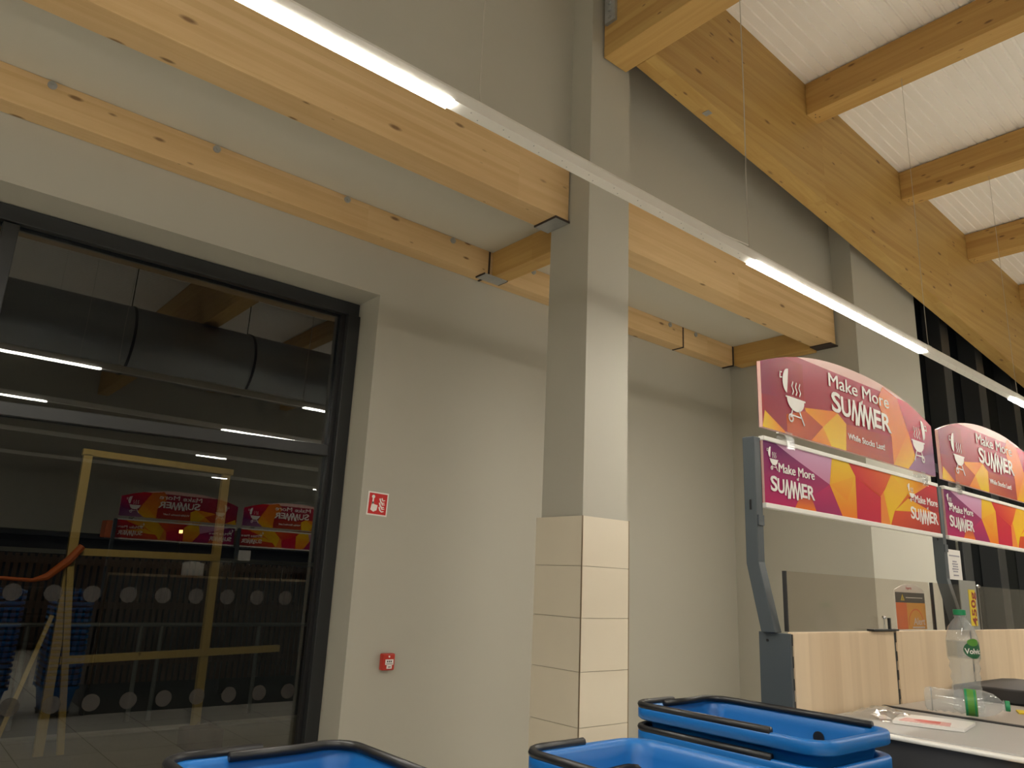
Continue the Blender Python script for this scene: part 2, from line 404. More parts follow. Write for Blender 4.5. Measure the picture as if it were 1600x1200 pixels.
# ------------------------------------------------------------------ luminaires
YS, ZL = 2.20, 3.319
def strip(yc, label, xs, x0, x1, zb=ZL, wires=(), cable=False):
    t = thing('strip_light', label, 'ceiling light', (x0, yc, zb))
    bm = BM()
    prism(bm, [(yc-.031, zb), (yc+.031, zb), (yc+.031, zb+.045), (yc+.022, zb+.062), (yc-.022, zb+.062), (yc-.031, zb+.045)], x0, x1)
    for a, b in (cable or ()):          # perforations of the unlit cover
        x = a+.10
        while x < b-.05:
            disc(bm, (x, yc-.012, zb-.0010), .003, 'z', .001, 6); disc(bm, (x+.05, yc+.012, zb-.0010), .003, 'z', .001, 6)
            bm.faces.ensure_lookup_table()
            for f in bm.faces[-16:]: f.material_index = 1
            x += .17
    obj('rail', bm, [rail_m, steel], t)
    for a, b in xs:
        bm = BM(); prism(bm, [(yc-.034, zb-.001), (yc+.034, zb-.001), (yc+.034, zb-.003), (yc+.028, zb-.009), (yc-.028, zb-.009), (yc-.034, zb-.003)], a, b)
        obj('lit_diffuser', bm, lamp_m, t)
    if cable:
        bm = BM(); tube(bm, [(2.2, yc+.02, zb+.066), (2.6, yc+.012, zb+.072), (3.0, yc-.01, zb+.069), (3.3, yc+.004, zb+.082), (3.52, yc, zb+.095)], .004, 6)
        obj('power_cable', bm, rail_m, t)
    for (x, zc) in wires:
        bm = BM()
        tube(bm, [(x+.012, yc, zb+.062), (x, yc, zb+.13), (x-.004, yc, zb+.5), (x+.012, yc+.004, zb+1.1), (x, yc, zc)], .0035 if abs(x-3.53) < .1 else .002, 6)
        box(bm, x-.02, x+.035, yc-.012, yc+.012, zb+.062, zb+.074)
        obj('suspension_wire', bm, wire_m, t)
dz = ZL
strip(YS, 'long white suspended strip light crossing in front of the column', [(-5.6, -2.8), (-.9, 1.43), (3.55, 5.85), (7.77, 10.1)], -5.9, 13,
      wires=((1.575, zt(1.57)), (3.53, 5.244), (5.96, zt(5.87)-.345), (7.93, zt(7.9)-.345), (9.75, zt(9.7)-.345)), cable=[(1.43, 3.55), (5.85, 7.77)])
for (yc, lb) in ((-.06, 'strip light reflected in the window, nearer row'), (-2.9, 'strip light reflected in the window, middle row'), (-5.9, 'strip light reflected in the window, far row')):
    lit = {-.06: [(-5.6, -2.8), (-.9, 1.33), (3.42, 5.75), (6.6, 12.8)], -2.9: [(-5.7, .9), (4.0, 4.5), (6.3, 12.8)], -5.9: [(-5.7, 1.0), (5.3, 5.6), (7.6, 12.8)]}[yc]  # lit lengths out of view are drawn longer, added for ambient light
    strip(yc, lb, lit, -5.9, 13, wires=((1.575, zt(1.57)), (5.96, zt(5.96)-.345)))

# ventilation duct behind the camera, seen mirrored in the window
du = thing('ventilation_duct', 'round galvanised ventilation duct mirrored in the upper window pane', 'duct', (0, -1.9, 4.2))
bm = BM()
lathe(bm, [(.52, -5.5), (.52, 12)], 40, True, Matrix.Translation((0, -1.9, 4.75)) @ Matrix.Rotation(PI/2, 4, 'Y'))
obj('duct_pipe', bm, duct_m, du, smooth=True)
for x in (-1.2, .6, 2.4, 4.2, 6.0, 7.8):
    bm = BM(); lathe(bm, [(.522, x), (.532, x), (.532, x+.04), (.522, x+.04)], 40, False, Matrix.Translation((0, -1.9, 4.75)) @ Matrix.Rotation(PI/2, 4, 'Y'))
    tube(bm, [(x+.02, -1.9, 5.27), (x+.02, -1.9, zt(x)-.02)], .008, 6)
    obj('hanger_strap', bm, black_m, du)

# ------------------------------------------------------------------ window_1
W1 = sempty('window_1', (0, 5.08, 0))
def zh(x): return 3.49+(x+5.2)*.045/7.8
bm = BM()
F0, F1 = 5.02, 5.108
prism(bm, [(-5, zh(-5)-.10), (2.598, zh(2.598)-.105), (2.598, zh(2.598)-.003), (-5, zh(-5)-.003)], F0+.03, F1, 'xz')
box(bm, 2.500, 2.597, F0, F1, 0, 3.425)
box(bm, -5, 2.500, F0+.02, F1, 0.0, .12)
obj('frame', bm, frame_m, W1, bevel=.004)
bm = BM(); box(bm, 2.470, 2.500, F0+.05, F1+.004, .12, 3.43); obj('glazing_bead', bm, black_m, W1)
bm = BM(); prism(bm, [(-5, 2.16), (2.47, 2.325), (2.47, 2.405), (-5, 2.235)], F0+.045, F1, 'xz'); obj('transom', bm, frame_m, W1, bevel=.004)
for x in (.255, -2.1):
    bm = BM(); box(bm, x, x+.085, F0+.035, F1, 2.30, 3.41); obj('mullion', bm, frame_m, W1, bevel=.004)
bm = BM(); box(bm, -5, 2.50, 5.110, 5.116, .1, 3.46); obj('pane', bm, window_glass, W1)
bm = BM()
for z, xs in ((1.315, .885), (.712, .98)):
    for i in range(-20, 8):
        x = xs+.2*i
        disc(bm, (x, 5.102, z), .047, 'y', .002, 28)
dots_m = plain('frosted_film', (.30, .29, .275), .6)
m, nt, b = new_mat('frosted_dot'); L = nt.links.new
tr = N(nt, 'ShaderNodeBsdfTransparent'); tr.inputs[0].default_value = (.8, .8, .8, 1); mx = N(nt, 'ShaderNodeMixShader'); mx.inputs[0].default_value = .34
b.inputs['Base Color'].default_value = (.07, .064, .057, 1); b.inputs['Roughness'].default_value = .8
L(tr.outputs[0], mx.inputs[1]); L(b.outputs[0], mx.inputs[2]); L(mx.outputs[0], nt.nodes['Material Output'].inputs[0])
obj('frosted_dots', bm, m, W1)

# window_2: tall glazed facade right of the pilaster
W2 = sempty('window_2', (12, 3.45, 0))
bm = BM(); box(bm, 8.62, 15.9, 3.46, 3.468, 0, 6.0); obj('pane', bm, window_glass, W2)
for x0, x1, y0 in ((8.621, 8.70, 3.40), (9.23, 9.47, 3.26), (10.30, 10.55, 3.26), (11.55, 11.8, 3.26), (12.85, 13.1, 3.26), (14.2, 14.45, 3.26)):
    bm = BM(); box(bm, x0, x1, y0, 3.459, 0, 5.5); obj('mullion', bm, frame_m, W2, bevel=.004)
for z in (.0, 2.9):
    bm = BM(); box(bm, 8.70, 15.9, 3.40, 3.459, z, z+.1); obj('transom', bm, frame_m, W2)
wb_ = BM(); box(wb_, 8.62, 16, 3.47, 3.6, 5.0, 6.3); struct('wall_facade_top', wb_, frame_m)

# ------------------------------------------------------------------ fire signs on the recess wall
fs = thing('fire_alarm_sign', 'small square red and white fire alarm call point sign high on wall', 'sign', (2.735, 4.75, 1.905))
Y = 4.748
bm = BM(); 
Rm = lambda p: (2.735+(p[0])*math.cos(-.03)-p[1]*math.sin(-.03), 1.985+p[0]*math.sin(-.03)+p[1]*math.cos(-.03))
h = .083
flat(bm, [Rm(p) for p in ((-h, -h), (h, -h), (h, h), (-h, h))], Y, .003); obj('plate', bm, white_print, fs)
bm = BM(); h = .073
flat(bm, [Rm(p) for p in ((-h, -h), (h, -h), (h, h), (-h, h))], Y-.0032, .0006); obj('red_panel', bm, red_m, fs)
bm = BM(); Y2 = Y-.0040
flat(bm, [Rm(p) for p in ((-.055, -.045), (-.03, -.058), (-.005, -.045), (.0, -.01), (-.03, -.005), (-.034, .012), (-.046, .012), (-.050, -.012))], Y2)
stroke(bm, [Rm((-.040, -.0)), Rm((-.040, .036))], .011, Y2)
flat(bm, [Rm((-.040+.013*math.cos(a*PI/5), .048+.013*math.sin(a*PI/5))) for a in range(10)], Y2)
for oz in (-.052, -.022, .008):
    stroke(bm, [Rm((.014, oz+.030)), Rm((.022, oz+.010)), Rm((.036, oz)), Rm((.052, oz+.004))], .012, Y2, wd2=.006)
    stroke(bm, [Rm((.030, oz+.034)), Rm((.038, oz+.018)), Rm((.056, oz+.022))], .010, Y2, wd2=.005)
obj('pictogram', bm, white_print, fs)
mc = thing('manual_call_point', 'small red break glass fire call point low on the wall', 'fire alarm', (2.908, 4.75, .868))
bm = BM(); box(bm, 2.858, 2.958, 4.705, 4.749, .868, .978); obj('housing', bm, mcp_red, mc, bevel=.010)
bm = BM(); box(bm, 2.880, 2.942, 4.700, 4.706, .905, .940); box(bm, 2.893, 2.932, 4.700, 4.706, .880, .903); obj('break_element', bm, white_print, mc)
bm = BM()
for x in (2.891, 2.905, 2.919): box(bm, x, x+.008, 4.6985, 4.7005, .922, .932)
box(bm, 2.886, 2.936, 4.6985, 4.7005, .911, .914); box(bm, 2.902, 2.922, 4.6985, 4.7005, .889, .894)
obj('print', bm, black_print, mc)
bm = BM(); disc(bm, (2.908, 4.701, .958), .006, 'y', .004, 12); obj('indicator', bm, white_print, mc)

# ------------------------------------------------------------------ checkout signs
def clip_poly(poly, clip):
    out = list(poly)
    n = len(clip)
    for i in range(n):
        a, b = clip[i], clip[(i+1) % n]
        ins = lambda p: (b[0]-a[0])*(p[1]-a[1])-(b[1]-a[1])*(p[0]-a[0]) >= -1e-9
        res = []
        for j in range(len(out)):
            p, q = out[j], out[(j+1) % len(out)]
            ip, iq = ins(p), ins(q)
            if ip: res.append(p)
            if ip != iq:
                d1 = (b[0]-a[0])*(p[1]-a[1])-(b[1]-a[1])*(p[0]-a[0]); d2 = (b[0]-a[0])*(q[1]-a[1])-(b[1]-a[1])*(q[0]-a[0])
                t = d1/(d1-d2); res.append((p[0]+t*(q[0]-p[0]), p[1]+t*(q[1]-p[1])))
        out = res
        if not out: return []
    return out
def srgb(c): return tuple((x/255/12.92 if x <= 10 else ((x/255+.055)/1.055)**2.4) for x in c)
PURPLE, MAG, LILAC, YEL, ORG, RED, DRED, PEACH, PINK = [srgb(c) for c in ((104, 24, 92), (188, 14, 88), (208, 158, 192), (238, 196, 0), (236, 122, 6), (206, 10, 26), (158, 20, 28), (235, 150, 70), (172, 44, 72))]
def mixc(a, b, t): return tuple(a[i]*(1-t)+b[i]*t for i in range(3))
LOWER = [  # polygons in (u, v) of the board, two colours and a blend direction
 ([(0, 0), (1, 0), (1, 1), (0, 1)], RED, ORG, (1, 0)),
 ([(0, 0), (.12, 0), (.125, 1.0), (0, 1)], PURPLE, MAG, (0, -1)),
 ([(0, 0), (.25, 0), (.31, .52), (.125, .88), (.06, 1), (0, .55)], MAG, PURPLE, (-.5, 1)),
 ([(.05, 1), (.12, .86), (.31, .52), (.33, 1)], LILAC, mixc(LILAC, MAG, .35), (0, -1)),
 ([(.22, 0), (.20, .2), (.31, .52), (.37, 0)], MAG, mixc(MAG, PURPLE, .5), (.3, -1)),
 ([(.13, 0), (.235, 0), (.215, .22), (.17, .30)], ORG, PINK, (0, 1)),
 ([(.33, 1), (.31, .52), (.37, 0), (.45, 0), (.455, .78), (.42, 1)], YEL, ORG, (.3, -1)),
 ([(.31, .52), (.455, .78), (.40, .30)], mixc(YEL, ORG, .4), mixc(YEL, ORG, .8), (0, -1)),
 ([(.45, 0), (.455, .78), (.60, .50), (.59, 0)], RED, mixc(RED, MAG, .4), (.4, -1)),
 ([(.42, 1), (.455, .78), (.60, .52), (.70, 1)], RED, mixc(ORG, RED, .3), (1, .2)),
 ([(.59, 0), (.60, .52), (.62, .62), (.70, 1), (.74, .5), (.65, 0)], ORG, mixc(ORG, PEACH, .6), (0, -1)),
 ([(.65, 0), (.62, .6), (.68, 1), (.80, 1), (.775, .66), (.68, .28)], YEL, mixc(YEL, ORG, .35), (.3, 1)),
 ([(.68, 1), (.80, .62), (.95, 1)], YEL, ORG, (1, 0)),
 ([(.78, .60), (.95, 1), (1, 1), (1, .45), (.95, .42)], DRED, RED, (0, 1)),
 ([(.65, 0), (.685, .30), (.96, .42), (1, .45), (1, 0)], mixc(RED, ORG, .35), DRED, (1, -.3)),
 ([(.78, .60), (.685, .30), (.96, .42)], YEL, ORG, (1, 0)),
]
UPPER = [
 ([(0, 0), (1, 0), (1, 1.3), (0, 1.3)], DRED, PINK, (.2, 1)),
 ([(0, 0), (.11, 0), (.012, .26)], YEL, ORG, (1, 0)),
 ([(.11, 0), (.012, .26), (0, .6), (.2, .55), (.12, .1)], DRED, mixc(DRED, PURPLE, .3), (0, 1)),
 ([(0, .5), (.2, .6), (.2, 1.2), (0, 1.2)], mixc(DRED, PURPLE, .45), DRED, (1, 0)),
 ([(.11, 0), (.11, .3), (.205, .45), (.29, .28), (.225, 0)], mixc(ORG, DRED, .5), mixc(ORG, DRED, .75), (1, -.2)),
 ([(.205, .45), (.29, .28), (.38, .55), (.37, .62), (.2, .5)], mixc(YEL, ORG, .6), ORG, (1, 0)),
 ([(.225, 0), (.29, .28), (.34, .16), (.33, 0)], ORG, mixc(ORG, YEL, .4), (1, .4)),
 ([(.33, 0), (.29, .28), (.375, .6), (.42, .46), (.41, 0)], YEL, mixc(YEL, ORG, .35), (0, 1)),
 ([(.41, 0), (.42, .46), (.70, .5), (.70, 0)], mixc(DRED, ORG, .35), DRED, (1, .3)),
 ([(.70, 0), (.70, .5), (.62, 1.1), (.665, 1.4), (.76, 1.3), (.82, .7), (.74, 0)], mixc(ORG, DRED, .25), mixc(ORG, YEL, .2), (-.2, -1)),
 ([(.70, 0), (.82, .72), (.86, .25), (.92, .1), (.82, 0)], ORG, YEL, (1, -.5)),
 ([(.76, 1.3), (.82, .72), (.90, .9), (1, .95), (1, 1.3)], RED, mixc(RED, PURPLE, .35), (1, -.6)),
 ([(.82, .72), (.86, .25), (1, .4), (1, 1.0)], mixc(RED, MAG, .3), PURPLE, (1, -.4)),
 ([(.86, .25), (.80, 0), (1, 0), (1, .45)], mixc(LILAC, PURPLE, .5), PURPLE, (1, .3)),
]
def board_mesh(outline, polys, x0, x1, z0, z1, y, t, lean=None):
    """printed board: facets clipped to the outline on the front and the back, plain rim"""
    bm = BM(); cl = bm.loops.layers.float_color.new('print')
    Wd, Hh = x1-x0, z1-z0
    for side in (0, 1):
        for k, (poly, ca, cb, dr) in enumerate(polys):
            P = [(x0+u*Wd, z0+v*Hh) for u, v in poly]
            a = sum(P[i][0]*P[(i+1) % len(P)][1]-P[(i+1) % len(P)][0]*P[i][1] for i in range(len(P)))
            if a < 0: P = P[::-1]
            pc = clip_poly(P, outline)
            if len(pc) < 3: continue
            dl = math.hypot(*dr); pr = [((p[0]-x0)/Wd*dr[0]+(p[1]-z0)/Hh*dr[1])/dl for p in poly_uvw(poly, x0, z0, Wd, Hh)]
            lo, hi = min(pr), max(pr)
            yy = (y-.00012*k) if side == 0 else (y+t+.00012*k)
            def X(px): return px if side == 0 else x0+x1-px
            vs = [bm.verts.new((X(p[0]), yy, p[1])) for p in pc]
            f = bm.faces.new(vs)
            for l, p in zip(f.loops, pc):
                q = ((p[0]-x0)/Wd*dr[0]+(p[1]-z0)/Hh*dr[1])/dl
                c = mixc(ca, cb, max(0, min(1, (q-lo)/(hi-lo))))
                l[cl] = (*c, 1)
    n = len(outline)
    A = [bm.verts.new((p[0], y+.00005, p[1])) for p in outline]; B = [bm.verts.new((p[0], y+t-.00005, p[1])) for p in outline]
    rim = srgb((235, 190, 180))
    for i in range(n):
        f = bm.faces.new((A[i], B[i], B[(i+1) % n], A[(i+1) % n]))
        for l in f.loops: l[cl] = (*rim, 1)
    for fc in (bm.faces.new(A), bm.faces.new(B[::-1])):
        for l in fc.loops: l[cl] = (*rim, 1)
    return bm
def poly_uvw(poly, x0, z0, Wd, Hh): return [(x0+u*Wd, z0+v*Hh) for u, v in poly]

def grill(bm, x, z, s, y, mirror=1):
    """kettle grill emblem, s = height"""
    P = lambda a, b: (x+mirror*a*s, z+b*s)
    bowl = [P(.34*math.cos(PI+PI*k/12), .42+.26*math.sin(PI+PI*k/12)) for k in range(13)]
    flat(bm, bowl, y)
    flat(bm, [P(-.39, .42), P(.39, .42), P(.39, .455), P(-.39, .455)], y)
    # the open lid, tipped up at the side away from the writing
    lid = []
    for k in range(13):
        a = -PI/2+PI*k/12; lx, lz = -.19*math.cos(a), .27*math.sin(a)
        r = -.16; lid.append(P(-.31+lx*math.cos(r)-lz*math.sin(r)+.02, .78+lx*math.sin(r)+lz*math.cos(r)))
    flat(bm, lid, y)
    stroke(bm, [P(-.58, .80), P(-.57, .93)], .03*s, y)
    stroke(bm, [P(-.57, .80), P(-.5, .82)], .025*s, y); stroke(bm, [P(-.57, .92), P(-.5, .93)], .025*s, y)
    stroke(bm, [P(-.14, .2), P(-.22, .02)], .035*s, y); stroke(bm, [P(.12, .2), P(.30, -.08)], .04*s, y)
    stroke(bm, [P(-.2, .07), P(.22, .06)], .03*s, y)
    c = [(-.22+.075*math.cos(2*PI*k/14), .0+.075*math.sin(2*PI*k/14)) for k in range(15)]
    stroke(bm, [P(*q) for q in c], .035*s, y)
    for i, ox in enumerate((-.1, .04, .18)):
        stroke(bm, [P(ox-.02, .52), P(ox+.03, .6), P(ox-.03, .7), P(ox+.02, .80)], .028*s, y)

def summer(bm, x, z, wd, hh, y):
    """the word in fat capitals, the two Ms drawn as fanned rays reaching below the line"""
    lw = wd/5.75
    text_bm(bm, 'S', hh*1.42, x, y, z+hh*.10, width=lw*.82, offset=hh*.03)
    text_bm(bm, 'U', hh*1.36, x+lw*.86, y, z+hh*.05, width=lw*.86, offset=hh*.03)
    for i in (0, 1):
        mx_ = x+lw*(1.80+1.02*i); sw = lw*.17; top = z+hh*(1.0-.04*i)
        bl, br = z-hh*(.04+.10*i), z-hh*(.14-.06*i)
        for k, pr in enumerate(([(mx_+lw*.02, bl), (mx_+lw*.26, top)], [(mx_+lw*.26, top), (mx_+lw*.56, z-hh*.20)],
                                [(mx_+lw*.56, z-hh*.20), (mx_+lw*.86, top)], [(mx_+lw*.86, top), (mx_+lw*1.08, br)])):
            stroke(bm, pr, sw, y-.00003*k)
    for fx in (2.22, 3.26): stroke(bm, [(x+lw*fx, z+hh*.30), (x+lw*(fx-.06 if fx < 3 else fx+.06), z-hh*.24)], lw*.13, y)
    text_bm(bm, 'E', hh*1.36, x+lw*3.98, y, z+hh*.03, width=lw*.74, offset=hh*.03)
    text_bm(bm, 'R', hh*1.38, x+lw*4.80, y, z-hh*.02, width=lw*.95, offset=hh*.03)

X0, X1 = 2.027, 3.300; DX = 1.345
def arch_out(x0, x1):
    pts = [(x0, 1.990), (x1, 1.990)]
    n = 24
    for k in range(n+1):
        u = 1-k/n; e = 2.200
        pts.append((x0+(x1-x0)*u, e+.100*(1-abs(2*u-1)**2.3)))
    return pts
def turn(bm, xc, yc):
    for v in bm.verts: v.co.x, v.co.y = 2*xc-v.co.x, 2*yc-v.co.y
def arched_sign(i):
    dx = i*DX; x0, x1 = X0+dx, X1+dx; yb = 1.240; t = .012
    lab = ['arched summer sale sign above the first checkout, complete in view', 'arched summer sale sign above the second checkout, cut by the right picture edge'][i]
    T = thing('arched_sign', lab, 'sign', ((x0+x1)/2, yb, 1.99))
    bm = board_mesh(arch_out(x0, x1), UPPER, x0, x1, 1.990, 2.200, yb, t)
    obj('board', bm, print_m, T)
    W = x1-x0
    for side in (0, 1):
        yy = yb-.0022
        bm = BM()
        text_bm(bm, 'Make More', .070, x0+W*.333, yy, 2.204, width=W*.362)
        text_bm(bm, 'Make More', .070, x0+W*.333+.0018, yy-.0001, 2.2048, width=W*.362)
        text_bm(bm, 'of', .022, x0+W*.51, yy, 2.180, offset=.0008)
        summer(bm, x0+W*.343, 2.112, W*.357, .070, yy)
        text_bm(bm, 'While Stocks Last!', .031, x0+W*.424, yy, 2.034, width=W*.222, offset=.0004)
        if side: turn(bm, (x0+x1)/2, yb+t/2)
        obj('lettering', bm, white_print, T)
        for gx, mm in ((x0+W*.155, 1), (x0+W*.885, -1)):
            bm = BM(); grill(bm, gx, 2.045, .155, yy, mm)
            if side: turn(bm, (x0+x1)/2, yb+t/2)
            obj('grill_emblem', bm, white_print, T)
    for cx in (2.160+dx, 3.160+dx):
        bm = BM(); box(bm, cx-.022, cx+.022, yb-.010, yb+t+.010, 1.965, 1.992); box(bm, cx-.022, cx+.022, yb-.016, yb-.011, 1.935, 1.975)
        disc(bm, (cx, yb-.022, 1.955), .007, 'y', .008, 10)
        obj('clear_clip', bm, film_m, T, bevel=.002)
def banner_sign(i):
    dx = i*DX; x0, x1 = X0+dx, X1+dx; yb = 1.242; t = .008; z0, z1 = 1.757, 1.950
    lab = ['straight summer sale banner under the first arched sign', 'straight summer sale banner under the second arched sign'][i]
    T = thing('banner_sign', lab, 'sign', ((x0+x1)/2, yb, z0))
    bm = board_mesh([(x0, z0), (x1, z0), (x1, z1), (x0, z1)], LOWER, x0, x1, z0, z1, yb, t)
    obj('board', bm, banner_m, T)
    W = x1-x0
    for za, zb in ((z1-.002, z1+.012), (z0-.013, z0+.002)):
        bm = BM(); box(bm, x0-.002, x1+.006, yb-.006, yb+t+.006, za, zb); obj('aluminium_rail', bm, rail_m, T, bevel=.002)
    for side in (0, 1):
        yy = yb-.0022
        for ux, s in ((.024, 1.0), (.790, .97)):
            bm = BM()
            text_bm(bm, 'Make More', .042, x0+W*(ux+.038), yy, 1.860+(0 if ux < .5 else .004), width=W*.168*s)
            text_bm(bm, 'Make More', .042, x0+W*(ux+.038)+.0012, yy-.0001, 1.8604+(0 if ux < .5 else .004), width=W*.168*s)
            text_bm(bm, 'of', .014, x0+W*(ux+.12), yy, 1.846, offset=.0004)
            summer(bm, x0+W*ux, 1.795, W*.203*s, .045, yy)
            if side: turn(bm, (x0+x1)/2, yb+t/2)
            obj('lettering', bm, white_print, T)
            bm = BM(); grill(bm, x0+W*(ux+.018), 1.868, .062, yy, 1)
            if side: turn(bm, (x0+x1)/2, yb+t/2)
            obj('grill_emblem', bm, white_print, T)
for i in (0, 1): arched_sign(i); banner_sign(i)

# ------------------------------------------------------------------ gantry posts that carry the signs
for i, lb in enumerate(('bent blue grey steel post at left end of the sale signs', 'dark steel post standing between the two sale banners')):
    dx = i*DX; xa, xb = 1.985+dx*.998, 2.020+dx*.998
    T = thing('sign_post', lb, 'post', ((xa+xb)/2, 1.22, 1.392))
    bm = BM(); prism(bm, [(1.246, 1.955), (1.286, 1.955), (1.286, 1.580), (1.246, 1.392), (1.202, 1.392), (1.246, 1.585)], xa, xb, 'yz')
    obj('post', bm, post_m, T, bevel=.002)
    bm = BM(); box(bm, xa-.001, xa+.002, 1.262, 1.268, 1.735, 1.765); obj('slot', bm, black_m, T)
    bm = BM(); box(bm, xa+.004, xb-.002, 1.2455-.004, 1.2455, 1.69, 1.72); obj('rail_hook', bm, post_m, T)

# ------------------------------------------------------------------ display unit behind the tills
YP = 1.168
U = thing('checkout_partition', 'low partition of three pale oak panels on a blue grey steel upright', 'partition', (3.0, 1.2, 0))
bm = BM(); box(bm, 1.998, 2.008, YP-.002, 1.262, 0, 1.392); box(bm, 2.008, 2.022, YP+.004, 1.262, 0, 1.390)
obj('end_upright', bm, post_m, U, bevel=.0015)
for xa, xb in ((2.008, 2.023), (2.643, 2.664), (3.288, 3.306)):
    bm = BM(); z = .2
    box(bm, xa, xb, YP+.006, YP+.05, 0, 1.388); obj('slotted_strip', bm, post_m, U)
    bm = BM()
    while z < 1.37:
        box(bm, xa+.003, xb-.002, YP+.002, YP+.0065, z, z+.030); z += .058
    obj('slot_holes', bm, black_m, U)
bm = BM(); disc(bm, (1.997, 1.235, 1.37), .004, 'x', .002, 10); obj('rivet', bm, black_m, U)
for xa, xb in ((2.023, 2.643), (2.664, 3.288), (3.306, 3.950), (3.97, 4.6)):
    bm = BM(); box(bm, xa, xb, YP, YP+.018, .25, 1.395); obj('oak_panel', bm, oak, U, bevel=.0015)
bm = BM(); box(bm, 2.04, 4.6, YP+.05, YP+.075, 0, 1.37); obj('core_panel', bm, post_m, U)

def screen(x0, x1, lb):
    T = thing('clear_screen', lb, 'screen', ((x0+x1)/2, 1.19, 1.396))
    bm = BM()
    prism(bm, [(x0, 1.396), (x1+.012, 1.396), (x1+.012, 1.47), (x1, 1.53), (x1-.012, 1.562), (x0, 1.562)], 1.1885, 1.1925, 'xz'); obj('pane', bm, screen_glass, T)
    bm = BM(); box(bm, x0-.006, x0-.0005, 1.185, 1.196, 1.396, 1.562); obj('edge_strip', bm, blackmat, T)
screen(2.030, 3.010, 'clear glass screen on oak partition, left one with an orange leaflet behind')
screen(3.034, 4.10, 'clear glass screen on oak partition, right one by the dark facade')

# bracket with chrome pin on top of the partition
T = thing('price_bracket', 'small black bracket with chrome pin on top of the oak partition', 'bracket', (2.63, 1.178, 1.396))
bm = BM(); box(bm, 2.49, 2.665, 1.160, 1.184, 1.396, 1.402); box(bm, 2.612, 2.624, 1.166, 1.172, 1.402, 1.437); obj('bar', bm, black_m, T)
bm = BM(); tube(bm, [(2.585, 1.170, 1.402), (2.585, 1.170, 1.434)], .002, 8); lathe(bm, [(.001, -.006), (.006, -.004), (.007, 0), (.006, .004), (.001, .006)], 12, True, Matrix.Translation((2.585, 1.170, 1.438))); obj('pin', bm, chrome, T)

# orange leaflet
T = thing('leaflet_card', 'orange and dark advert leaflet with white header behind clear screen', 'leaflet', (2.88, 1.215, 1.39))
y0 = 1.212
bm = BM(); xa, xb = 2.775, 3.015
pts = [(xa, 1.397), (xb, 1.397), (xb, 1.530)]+[(xa+(xb-xa)*(1-k/10), 1.530+.022*math.sin(PI*k/10)) for k in range(1, 10)]+[(xa, 1.530)]
flat(bm, pts, y0+.003, .003); obj('card', bm, white_print, T)
orange_p = plain('orange_print', (.95, .19, .015), .5); amber_p = plain('amber_print', (.95, .46, .03), .5); redp = plain('red_print', (.6, .03, .03), .5)
darkp = plain('charcoal_print', (.05, .045, .045), .5)
bm = BM(); flat(bm, [(xa, 1.397), (xa+.085, 1.397), (xa+.085, 1.487), (xa, 1.487)], y0, .0004); obj('orange_field', bm, orange_p, T)
bm = BM(); flat(bm, [(xa+.085, 1.397), (xb, 1.397), (xb, 1.487), (xa+.085, 1.487)], y0, .0004)
obj('amber_field', bm, amber_p, T)
bm = BM(); flat(bm, [(xa, 1.487), (xb, 1.487), (xb, 1.522), (xa, 1.522)], y0, .0004); obj('dark_band', bm, darkp, T)
bm = BM(); flat(bm, [(xa+.04, 1.494), (xa+.072, 1.494), (xa+.056, 1.516)], y0-.0005, .0003); text_bm(bm, 'A', .012, xa+.052, y0-.0009, 1.496, ext=.0001, mi=1)
obj('warning_triangle', bm, [yellow_m, darkp], T)
bm = BM(); box(bm, xa+.082, xb-.02, y0-.0010, y0-.0006, 1.503, 1.506); text_bm(bm, 'Alert', .034, xa+.13, y0-.0013, 1.412, width=.095, offset=.0004, ext=.0002); box(bm, xa+.12, xb-.02, y0-.0014, y0-.0008, 1.400, 1.406); obj('white_lettering', bm, white_print, T)
bm = BM(); stroke(bm, [(xa+.085+.07+.062*math.cos(PI*k/12), 1.41+.055*math.sin(PI*k/12)) for k in range(13)], .004, y0-.0005, .0003); obj('arch_line', bm, orange_p, T)
bm = BM(); text_bm(bm, 'Reports', .014, xa+.09, y0-.0006, 1.533, ext=.0002); obj('red_lettering', bm, redp, T)

# narrow vertical label and notice
T = thing('vertical_label', 'narrow grey label with sideways yellow and red writing behind bottle', 'label', (3.3, 1.15, 1.395))
grey_l = plain('grey_label', (.30, .30, .27), .4)
bm = BM(); box(bm, 3.190, 3.345, 1.150, 1.154, 1.397, 1.578); obj('card', bm, grey_l, T)
bm = BM(); box(bm, 3.262, 3.325, 1.1485, 1.1500, 1.412, 1.545); obj('yellow_strip', bm, yellow_m, T)
bm = BM(); text_bm(bm, '450g', .060, 3.318, 1.1478, 1.412, width=.125, tilt=PI/2, ext=.0003, offset=.001); obj('red_lettering', bm, plain('dark_red_print', (.30, .02, .01), .5), T)
bm = BM(); lathe(bm, [(.001, -.006), (.007, -.003), (.007, .003), (.001, .006)], 12, True, Matrix.Translation((3.372, 1.150, 1.560))); tube(bm, [(3.372, 1.150, 1.397), (3.372, 1.150, 1.555)], .002, 6); obj('pin', bm, chrome, T)
T = thing('notice_sheet', 'white printed notice sheet hanging under the second banner', 'notice', (3.42, 1.25, 1.58))
bm = BM(); box(bm, 3.375, 3.520, 1.256, 1.258, 1.585, 1.705); obj('sheet', bm, white_print, T)
grey_print = plain('grey_print', (.35, .33, .38), .6)
bm = BM(); box(bm, 3.40, 3.505, 1.2545, 1.2555, 1.678, 1.683)
for k, (a, b_) in enumerate(((.03, .04), (.025, .055), (.03, .05), (.022, .06), (.03, .045))): box(bm, 3.40+a, 3.40+a+b_, 1.2545, 1.2555, 1.655-k*.010, 1.660-k*.010)
box(bm, 3.43, 3.48, 1.2545, 1.2555, 1.60, 1.605); obj('print', bm, grey_print, T)
